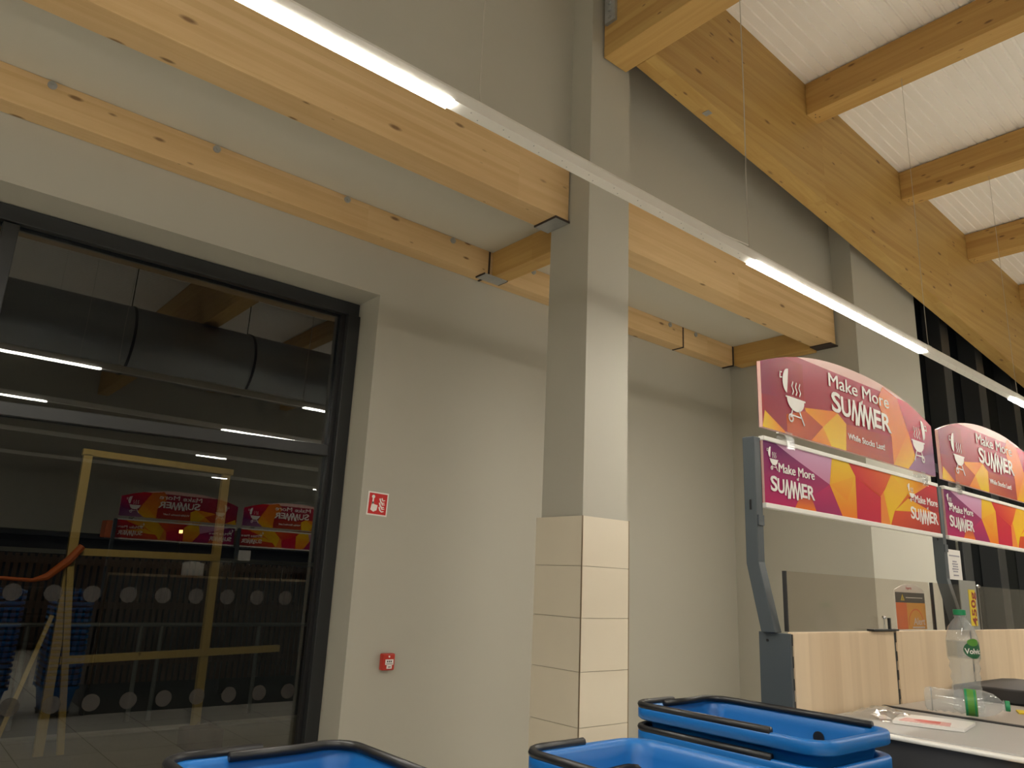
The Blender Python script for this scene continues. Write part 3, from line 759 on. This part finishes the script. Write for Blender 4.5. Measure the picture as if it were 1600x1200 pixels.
for xx in (3.365, 3.49):
    bm = BM(); box(bm, xx, xx+.02, 1.2565, 1.2595, 1.705, 1.745); obj('clear_tape', bm, film_m, T)

# ------------------------------------------------------------------ checkout counter
ZB = 1.176
K = thing('checkout_counter', 'checkout counter with grey belt beside the blue baskets', 'counter', (2.4, .7, 0))
bm = BM(); box(bm, 2.05, 2.495, .30, 1.150, ZB-.012, ZB); obj('belt', bm, belt_m, K, bevel=.003)
bm = BM(); box(bm, 2.030, 2.049, .30, 1.155, ZB-.014, ZB-.003); obj('metal_edge', bm, rail_m, K, bevel=.004)
bm = BM(); box(bm, 2.045, 2.50, .30, 1.15, .3, ZB-.014); box(bm, 2.060, 2.9, .34, 1.15, .02, .3); obj('body', bm, plain('dark_counter_body', (.045, .045, .047), .5), K)
bm = BM(); box(bm, 2.500, 2.522, .30, 1.160, ZB-.012, ZB+.003); obj('divider_rail', bm, blackmat, K, bevel=.002)
bm = BM(); box(bm, 2.524, 3.02, .30, 1.160, ZB-.02, ZB-.002); obj('worktop', bm, belt2_m, K, bevel=.003)
bm = BM(); box(bm, 2.524, 3.02, .30, 1.160, .3, ZB-.021); obj('side_body', bm, post_m, K)
bm = BM(); prism(bm, [(.60, ZB-.002), (1.150, ZB-.002), (1.150, ZB+.04), (1.10, ZB+.045), (.60, ZB+.05)], 3.03, 3.5, 'yz'); box(bm, 3.03, 3.5, .60, 1.15, .02, ZB-.003)
T2 = obj('till_housing', bm, blackmat, None, bevel=.006, origin=(3.2, .9, 0)); tag(T2, 'black till housing at the right picture edge beyond the worktop', 'till')
# little packs on a rack at the counter's side
packs = [((.86, .62), .06, (.75, .40, .04), 'small orange snack pack under the belt edge at bottom right'), ((.80, .56), .05, (.45, .03, .03), 'small dark red snack pack under the belt edge at bottom right')]
T = thing('snack_rack', 'black wire rack hung below the belt edge', 'rack', (2.0, .7, 1.04))
bm = BM(); box(bm, 1.975, 2.044, .40, .80, 1.036, 1.042); tube(bm, [(1.975, .40, 1.075), (1.975, .80, 1.075), (2.04, .80, 1.075)], .003, 6)
tube(bm, [(1.975, .42, 1.04), (1.975, .42, 1.075)], .003, 6); tube(bm, [(1.975, .79, 1.04), (1.975, .79, 1.075)], .003, 6)
obj('tray', bm, black_m, T)
for k, (yy, cc, lb) in enumerate(((.64, (.75, .42, .05), 'small amber snack pack in the rack under the belt edge'), (.56, (.50, .03, .03), 'small dark red snack pack in the rack under the belt edge'))):
    bm = BM(); box(bm, 1.985, 2.035, yy-.034, yy+.034, 1.043, 1.135)
    tag(obj('snack_pack', bm, plain('pack%d' % k, cc, .4), None, bevel=.008, origin=(2.01, yy, 1.043)), lb, 'packet')

# ------------------------------------------------------------------ bottles
def bottle(name, label, loc, h, r, lying=None, small=False):
    T = thing(name, label, 'bottle', loc)
    if lying: T.rotation_euler = lying
    prof = [(r*.55, 0), (r*.86, .004), (r*.96, .02)]
    n = 9
    for k in range(n):   # grip rings low on the bottle
        zz = h*(.08+.40*k/(n-1)); prof.append((r*(.97 if k % 2 else .87)*(1-.06*math.sin(PI*k/(n-1))), zz))
    prof += [(r*.97, h*.51), (r, h*.53), (r, h*.68), (r*.97, h*.72), (r*.80, h*.82), (r*.50, h*.885), (r*.34, h*.91), (r*.31, h*.93), (r*.31, h*.95)]
    bm = BM(); lathe(bm, prof, 36, True); obj('shell', bm, clear_pet, T, smooth=True, local=True)
    bm = BM(); lathe(bm, [(r*.38, h*.945), (r*.40, h*.95), (r*.40, h*.995), (r*.36, h)], 24, True); obj('cap', bm, cap_green, T, local=True)
    bm = BM(); lathe(bm, [(r*.41, h*.925), (r*.41, h*.937)], 24, False); obj('neck_ring', bm, clear_pet, T, local=True)
    return T
def curved_patch(bm, r, h0, h1, a0, a1, n=18, wob=None):
    prev = None
    for k in range(n+1):
        a = a0+(a1-a0)*k/n; t0 = h0; t1 = h1
        if wob: t0, t1 = wob(k/n, h0, h1)
        cur = (bm.verts.new((r*math.cos(a), r*math.sin(a), t0)), bm.verts.new((r*math.cos(a), r*math.sin(a), t1)))
        if prev: bm.faces.new((prev[0], cur[0], cur[1], prev[1]))
        prev = cur
label_clear = glass('label_film', 1.2, (.82, .84, .84), .10, .2)
leaf_g = plain('leaf_green_print', (.10, .30, .04), .45); dark_g = plain('dark_green_print', (.02, .12, .05), .45)
b1_ = bottle('water_bottle', 'tall clear water bottle standing upright with a green cap', (2.668, .972, ZB-.001), .300, .045)
bm = BM(); curved_patch(bm, .0455, .157, .206, 0, 2*PI, 40); obj('label_film', bm, label_clear, b1_, local=True)
ac = math.atan2(-.975, -2.655)            # side of the bottle that faces the aisle
oval = lambda t, a, b_: ((a+b_)/2-(b_-a)/2*math.sin(PI*t)**.5, (a+b_)/2+(b_-a)/2*math.sin(PI*t)**.5)
bm = BM(); curved_patch(bm, .0460, .158, .208, ac+.0, ac+1.35, 18, oval); obj('green_oval', bm, dark_g, b1_, local=True)
bm = BM(); curved_patch(bm, .0462, .194, .216, ac+.25, ac+1.1, 18, oval); obj('leaf_print', bm, leaf_g, b1_, local=True)
# lettering wrapped on the label
def wrap_text(s, size, r, z, a_start, width, name, mat_, parent):
    bm = BM(); text_bm(bm, s, size, 0, 0, 0, width=width, offset=size*.02, ext=.0001)
    for v in bm.verts:
        a = a_start+v.co.x/r; rr = r+(-v.co.y); v.co = Vector((rr*math.cos(a), rr*math.sin(a), z+v.co.z))
    obj(name, bm, mat_, parent, local=True)
wrap_text('Volvic', .022, .0465, .172, ac+.08, .052, 'lettering', white_print, b1_)
# lying bottle: its axis along the belt, base towards the partition
d0, d1 = Vector((2.512, 1.035, 0)), Vector((2.590, .835, 0))
dv = (d1-d0).normalized()
b2_ = bottle('water_bottle', 'smaller clear water bottle lying on its side, green cap to the right', (d0.x, d0.y, ZB+.004+.036), .215, .036)
b2_.rotation_mode = 'QUATERNION'; b2_.rotation_quaternion = Vector((0, 0, 1)).rotation_difference(dv)
bm = BM(); curved_patch(bm, .0368, .104, .134, 0, 2*PI, 40); obj('green_label', bm, leaf_g, b2_, local=True)
bm = BM(); curved_patch(bm, .0371, .104, .110, 0, 2*PI, 40); curved_patch(bm, .0371, .127, .131, 0, 2*PI, 40); obj('label_border', bm, cap_green, b2_, local=True)

# flat packet, clear pouch, yellow leaflet on the counter
T = thing('magazine', 'glossy white and pink magazine lying on the belt', 'magazine', (2.27, .93, ZB))
bm = BM()
P4 = [(2.19, .99), (2.235, .83), (2.395, .86), (2.345, 1.035)]
prism(bm, P4, ZB+.001, ZB+.009, 'xy'); obj('pages', bm, plain('paper', (.80, .77, .74), .3), T)
bm = BM(); prism(bm, [(2.205, .98), (2.238, .865), (2.300, .885), (2.270, .99)], ZB+.0092, ZB+.0100, 'xy'); obj('pink_print', bm, plain('pink_print', (.72, .38, .36), .35), T)
bm = BM(); prism(bm, [(2.235, .935), (2.252, .895), (2.285, .905), (2.275, .955), (2.25, .96)], ZB+.0101, ZB+.0106, 'xy'); obj('red_print', bm, plain('strawberry_print', (.60, .07, .06), .35), T)
T = thing('plastic_pouch', 'crumpled clear plastic pouch on the belt beside the oak partition', 'bag', (2.28, 1.07, ZB))
bm = BM(); n = 14; g = []
for i in range(n):
    row = []
    for j in range(n):
        u, v = i/(n-1), j/(n-1); hgt = .026*math.sin(PI*u)**.7*math.sin(PI*v)**.7+(random.random()-.5)*.007*(0 < i < n-1 and 0 < j < n-1)
        row.append(bm.verts.new((2.19+.16*u+.02*v, 1.005+.13*v-.02*u, ZB+.0015+max(0, hgt))))
    g.append(row)
for i in range(n-1):
    for j in range(n-1): bm.faces.new((g[i][j], g[i+1][j], g[i+1][j+1], g[i][j+1]))
obj('film', bm, film_m, T, smooth=True)
bm = BM(); prism(bm, [(2.225, 1.04), (2.25, 1.02), (2.30, 1.06), (2.28, 1.09)], ZB+.001, ZB+.004, 'xy'); obj('insert', bm, white_print, T)
T = obj('yellow_card', (lambda b: (prism(b, [(2.80, .88), (2.86, .80), (2.94, .83), (2.87, .91)], ZB-.0015, ZB+.002, 'xy'), b)[1])(BM()), yellow_m, None, origin=(2.86, .86, ZB-.0015))
tag(T, 'small yellow card on the worktop at the right edge', 'card')

# ------------------------------------------------------------------ shopping baskets
BWd, BLn, BH, RIM = .345, .530, .235, .030
def rrect(hx, hy, r, seg=6):
    pts = []
    for cx, cy, a0 in ((hx-r, hy-r, 0), (-hx+r, hy-r, PI/2), (-hx+r, -hy+r, PI), (hx-r, -hy+r, 3*PI/2)):
        for k in range(seg+1):
            a = a0+PI/2*k/seg; pts.append((cx+r*math.cos(a), cy+r*math.sin(a)))
    return pts
def loft(bm, rings, close_last=True):
    V = [[bm.verts.new((p[0], p[1], z)) for p in pts] for pts, z in rings]
    n = len(V[0])
    for A, B in zip(V, V[1:]):
        for k in range(n): bm.faces.new((A[k], A[(k+1) % n], B[(k+1) % n], B[k]))
    if close_last: bm.faces.new(V[-1])
    return V
def make_basket():
    T = thing('shopping_basket', '', 'basket', (0, 0, 0))
    hx, hy = BWd/2, BLn/2
    bm = BM()
    rings = [
        (rrect(hx-.060, hy-.060, .04), .0), (rrect(hx-.034, hy-.034, .05), BH-.075), (rrect(hx-.026, hy-.026, .052), BH-RIM-.004),
        (rrect(hx-.004, hy-.004, .060), BH-RIM), (rrect(hx, hy, .062), BH-RIM+.004), (rrect(hx, hy, .062), BH-.006), (rrect(hx-.003, hy-.003, .060), BH-.001),
        (rrect(hx-.010, hy-.010, .056), BH), (rrect(hx-.020, hy-.020, .050), BH-.002), (rrect(hx-.027, hy-.027, .047), BH-.010),
        (rrect(hx-.031, hy-.031, .045), BH-.03), (rrect(hx-.066, hy-.066, .035), .006)]
    V = loft(bm, rings, True); bm.faces.new(V[0][::-1])
    obj('basket_body', bm, blue_m, T, smooth=True, local=True)
    # two black handles folded down on the rim, each an open bar
    zt_ = BH+.003
    def handle(pts):
        bm = BM()
        P = [Vector(p) for p in pts]
        for a, b in zip(P, P[1:]):
            d = (b-a).normalized(); nn = Vector((-d.y, d.x, 0))*.0075
            A = [a+nn, a-nn, b-nn, b+nn]
            prism(bm, [(q.x, q.y) for q in A], zt_-.006, zt_+.009, 'xy')
        obj('handle', bm, black_m, T, bevel=.003, local=True)
    c = .045
    def bar(path):
        bm = BM(); tube(bm, path, .0085, 8); bmesh.ops.scale(bm, vec=(1, 1, 1), verts=bm.verts)
        obj('handle', bm, black_m, T, local=True, smooth=True)
    def corner(cx, cy, r, a0, a1, n=5): return [(cx+r*math.cos(a0+(a1-a0)*k/n), cy+r*math.sin(a0+(a1-a0)*k/n), zt_) for k in range(n+1)]
    ox, oy = hx-.008, hy-.008
    bar([(-ox, -hy*.52, zt_)]+corner(-ox+.05, oy-.05, .05, PI, PI/2)+[(.0, oy, zt_)])
    ix, iy = hx-.022, hy-.022
    bar([(-ix*.42, iy-.01, zt_-.002)]+[(ix*.35, iy-.01, zt_-.002)]+corner(ix-.05, iy-.06, .05, PI/2, 0)+[(ix, -hy*.80, zt_)])
    for sx in (-1, 1):
        bm = BM(); lathe(bm, [(.001, 0), (.010, .001), (.014, .004), (.014, .008), (.001, .009)], 14, True, Matrix.Translation((sx*(hx-.033), -hy*.32, BH-.045)) @ Matrix.Rotation(-sx*PI/2, 4, 'Y'))
        obj('handle_pivot', bm, black_m, T, local=True)
    return T
proto = make_basket()
def copy_tree(o):
    c = o.copy(); C.objects.link(c)
    for ch in o.children: d = ch.copy(); C.objects.link(d); d.parent = c
    return c
PITCH = .0535
ORD = 'first second third fourth fifth sixth seventh eighth ninth tenth eleventh twelfth thirteenth fourteenth fifteenth sixteenth seventeenth eighteenth nineteenth twentieth'.split()
stacks = [('right', 1.585+BWd/2, 1.388-BLn/2, 1.205), ('middle', 1.010+BWd/2, 1.162-BLn/2, 1.190), ('left', .412+BWd/2, 1.338-BLn/2, 1.202)]
first = True; first_b = None
for nm, bx, by, ztop_ in stacks:
    k = 0; z = ztop_-BH
    while z > .02:
        o = proto if first else copy_tree(proto); first = False
        o.location = (bx, by, z)
        if nm == 'middle' and k == 0:      # its second handle is not on the rim
            hs = [c for c in o.children if c.name.startswith('handle') and 'pivot' not in c.name]
            bpy.data.objects.remove(hs[1])
        where = {'right': 'right stack beside the checkout', 'middle': 'middle stack in front of the tiled column', 'left': 'left stack below the dark window'}[nm]
        if k == 0: o['label'] = 'blue shopping basket with black handles, top of %s' % where
        else: o['label'] = 'blue basket, %s from top of the %s' % (ORD[k], where)
        o['group'] = 'stacked shopping baskets'
        k += 1; z -= PITCH
    bm = BM(); hx = BWd/2-.05; hy = BLn/2-.05
    prism(bm, rrect(hx, hy, .04), z+PITCH-.02, z+PITCH-.001, 'xy')
    for v in bm.verts: v.co.x += bx; v.co.y += by
    for sx in (-1, 1):
        for sy in (-1, 1): box(bm, bx+sx*hx*.8-.012, bx+sx*hx*.8+.012, by+sy*hy*.8-.012, by+sy*hy*.8+.012, 0.0, z+PITCH-.018)
    tag(obj('basket_base', bm, black_m, None, origin=(bx, by, 0)), 'low black base under the %s basket stack' % nm, 'base')

# ------------------------------------------------------------------ outside the window
pave_m = plain('pavement', (.20, .17, .12), .8, 0, .3, 3, .2)
asph_m = plain('asphalt', (.045, .045, .045), .85, 0, .3, 12, .2)
bm = BM(); box(bm, -6, 16, 5.12, 8.0, -.14, -.02); tag(struct('ground', bm, pave_m), 'tan paved path outside the window', 'ground')
bm = BM(); box(bm, -20, 20, 8.12, 40, -.2, -.10); struct('ground_road', bm, asph_m)
bm = BM(); box(bm, -6, 16, 8.0, 8.12, -.16, .0); struct('trim_1', bm, plain('kerb', (.30, .28, .24), .8, 0, .2, 6))
TY = 7.40
T = thing('timber_rack', 'rough yellow timber rack frame standing outside the dark window', 'rack', (1.95, TY, -.02))
def tbar(name, a, b, wx=.07, wy=.06, m=wood_z):
    bm = BM(); a = Vector(a); b = Vector(b); d = (b-a).normalized()
    s = Vector((0, 1, 0)); u = d.cross(s).normalized()
    vs = []
    for p in (a, b):
        for su, sy in ((-1, -1), (1, -1), (1, 1), (-1, 1)): vs.append(bm.verts.new(p+u*wx/2*su+s*wy/2*sy))
    for idx in ((0, 1, 2, 3), (7, 6, 5, 4), (0, 4, 5, 1), (1, 5, 6, 2), (2, 6, 7, 3), (3, 7, 4, 0)): bm.faces.new([vs[i] for i in idx])
    return obj(name, bm, m, T)
tbar('upright', (1.39, TY, -.02), (1.345, TY, 2.40)); tbar('upright', (2.60, TY, -.02), (2.56, TY, 2.38))
tbar('upright', (1.545, TY-.02, -.02), (1.36, TY-.06, 1.45), .05, .05)
tbar('top_rail', (1.30, TY, 2.42), (2.62, TY, 2.40), .055)
tbar('mid_rail', (1.40, TY-.01, 1.575), (2.60, TY-.01, 1.585), .06); tbar('low_rail', (1.42, TY-.01, .70), (3.3, TY-.01, .76), .06)
tbar('brace', (1.0, TY-.3, -.02), (1.29, TY-.08, 1.06), .03, .03)
orange_m = plain('orange_webbing', (.60, .12, .015), .6)
T = thing('orange_strap', 'orange strap hanging from the timber frame outside', 'strap', (1.35, 7.3, 1.3))
bm = BM(); tube(bm, [(1.42, 7.33, 1.62), (1.34, 7.32, 1.50), (1.20, 7.32, 1.36), (1.10, 7.32, 1.33), (.5, 7.32, 1.36), (.2, 7.32, 1.34)], [.03, .035, .03, .016, .010, .010], 8); obj('webbing', bm, orange_m, T)
# guard rail
rail2 = plain('galvanised_rail', (.22, .23, .24), .5, .3)
T = thing('guard_rail', 'grey steel guard rail outside beyond the path', 'railing', (2, 9, -.1))
bm = BM(); tube(bm, [(-5, 9, .868), (6, 9, .868)], .022, 10); obj('top_tube', bm, rail2, T)
for x in (-1.6, .1, 1.4, 2.45, 2.66, 3.75, 4.6):
    bm = BM(); tube(bm, [(x, 9, -.12), (x, 9, .868)], .022, 10); obj('post', bm, rail2, T)
# slatted fence
slat_m = plain('brown_slats', (.10, .050, .035), .8, 0, .35, 7)
T = thing('slatted_fence', 'dark reddish brown slatted fence behind the guard rail', 'fence', (2, 10.4, -.1))
bm = BM(); x = -3.0
while x < 6.5: box(bm, x, x+.045, 10.4, 10.42, .1, 1.56); x += .075
obj('slats', bm, slat_m, T)
for z in (.3, .95, 1.45):
    bm = BM(); box(bm, -3, 6.5, 10.42, 10.47, z, z+.08); obj('rail', bm, slat_m, T)
bm = BM(); box(bm, -3, 6.5, 10.37, 10.45, 1.57, 1.62); obj('cap_rail', bm, rail2, T)
for x in (-3, -.7, 1.6, 3.9, 6.2):
    bm = BM(); box(bm, x, x+.1, 10.44, 10.54, -.1, 1.57); obj('post', bm, black_m, T)
T = thing('wooden_crate', 'dark crate at the foot of the timber frame outside', 'crate', (2.55, 7.15, -.02))
bm = BM(); box(bm, 2.42, 2.72, 7.0, 7.28, -.02, .14); obj('crate_box', bm, slat_m, T, bevel=.01)
bm = BM(); tube(bm, [(2.48, 7.1, .14), (2.52, 7.08, .19), (2.60, 7.1, .2), (2.66, 7.14, .14)], .012, 6); obj('clear_wrap', bm, film_m, T)
# distant street lamp; the yard is lit by the added lamp below it
T = thing('yard_lamp', 'small warm yard lamp on a mast outside, a distant orange spot', 'street lamp', (5.4, 18, -.1))
bm = BM(); tube(bm, [(5.4, 18, -.1), (5.4, 18, 2.2)], .03, 8); obj('mast', bm, black_m, T)
bm = BM(); box(bm, 5.37, 5.43, 17.95, 18.01, 2.20, 2.27); obj('lamp_head', bm, emis('warm_lamp', (1, .5, .15), 8), T)
T = thing('added_fill_lamp', 'unseen fill lamp outside above the dark window, added to light the timber rack', 'added fill lamp', (1.2, 5.25, 3.75))  # unseen lamp, added to light the rack and fence from the front
bm = BM(); box(bm, 1.05, 1.35, 5.12, 5.30, 3.78, 3.86); obj('fill_lamp_body', bm, frame_m, T, bevel=.01)
bm = BM(); box(bm, 1.07, 1.33, 5.15, 5.28, 3.765, 3.779); obj('fill_lamp_lens', bm, emis('fill_lens', (1, .80, .55), 20), T)
L1 = bpy.data.lights.new('added_fill_light', 'AREA'); L1.energy = 26; L1.color = (1, .80, .52); L1.size = .25
lo = bpy.data.objects.new('added_fill_light', L1); C.objects.link(lo); lo.parent = T; lo.location = (0, 0, 0.0); lo.rotation_euler = (math.radians(35), 0, 0)

# ------------------------------------------------------------------ shop interior behind the camera, mirrored in the glazing
rackm = plain('red_brown_goods', (.16, .05, .03), .6, 0, .5, 4)
T = thing('shelf_run', 'long dark shelf run mirrored in the window below the signs', 'shelving', (2, -5, 0))
bm = BM(); box(bm, -4, 9, -5.6, -5.55, 0, 2.0)
for z in (.1, .55, 1.0, 1.45, 1.9): box(bm, -4, 9, -5.55, -5.1, z, z+.03)
obj('shelves', bm, frame_m, T)

gcols = ((.62, .13, .03), (.30, .10, .04), (.55, .30, .10), (.45, .05, .04), (.25, .16, .08))
for k in range(5, 13):
    x = .2+.62*k; wd = .38+.12*((k*7) % 3)/2
    bm = BM(); box(bm, x, x+wd, -5.52, -5.16, 1.93, 2.20+.04*((k*5) % 4))
    o = obj('carton', bm, plain('carton%d' % k, gcols[k % 5], .6, 0, .2, 4), None, bevel=.006, origin=(x+wd/2, -5.34, 1.93))
    tag(o, '%s carton, %s from the left on the shelf mirrored in the window' % (('orange', 'brown', 'tan', 'red', 'dark brown')[k % 5], ORD[k-5]), 'carton', 'cartons on the mirrored shelf')
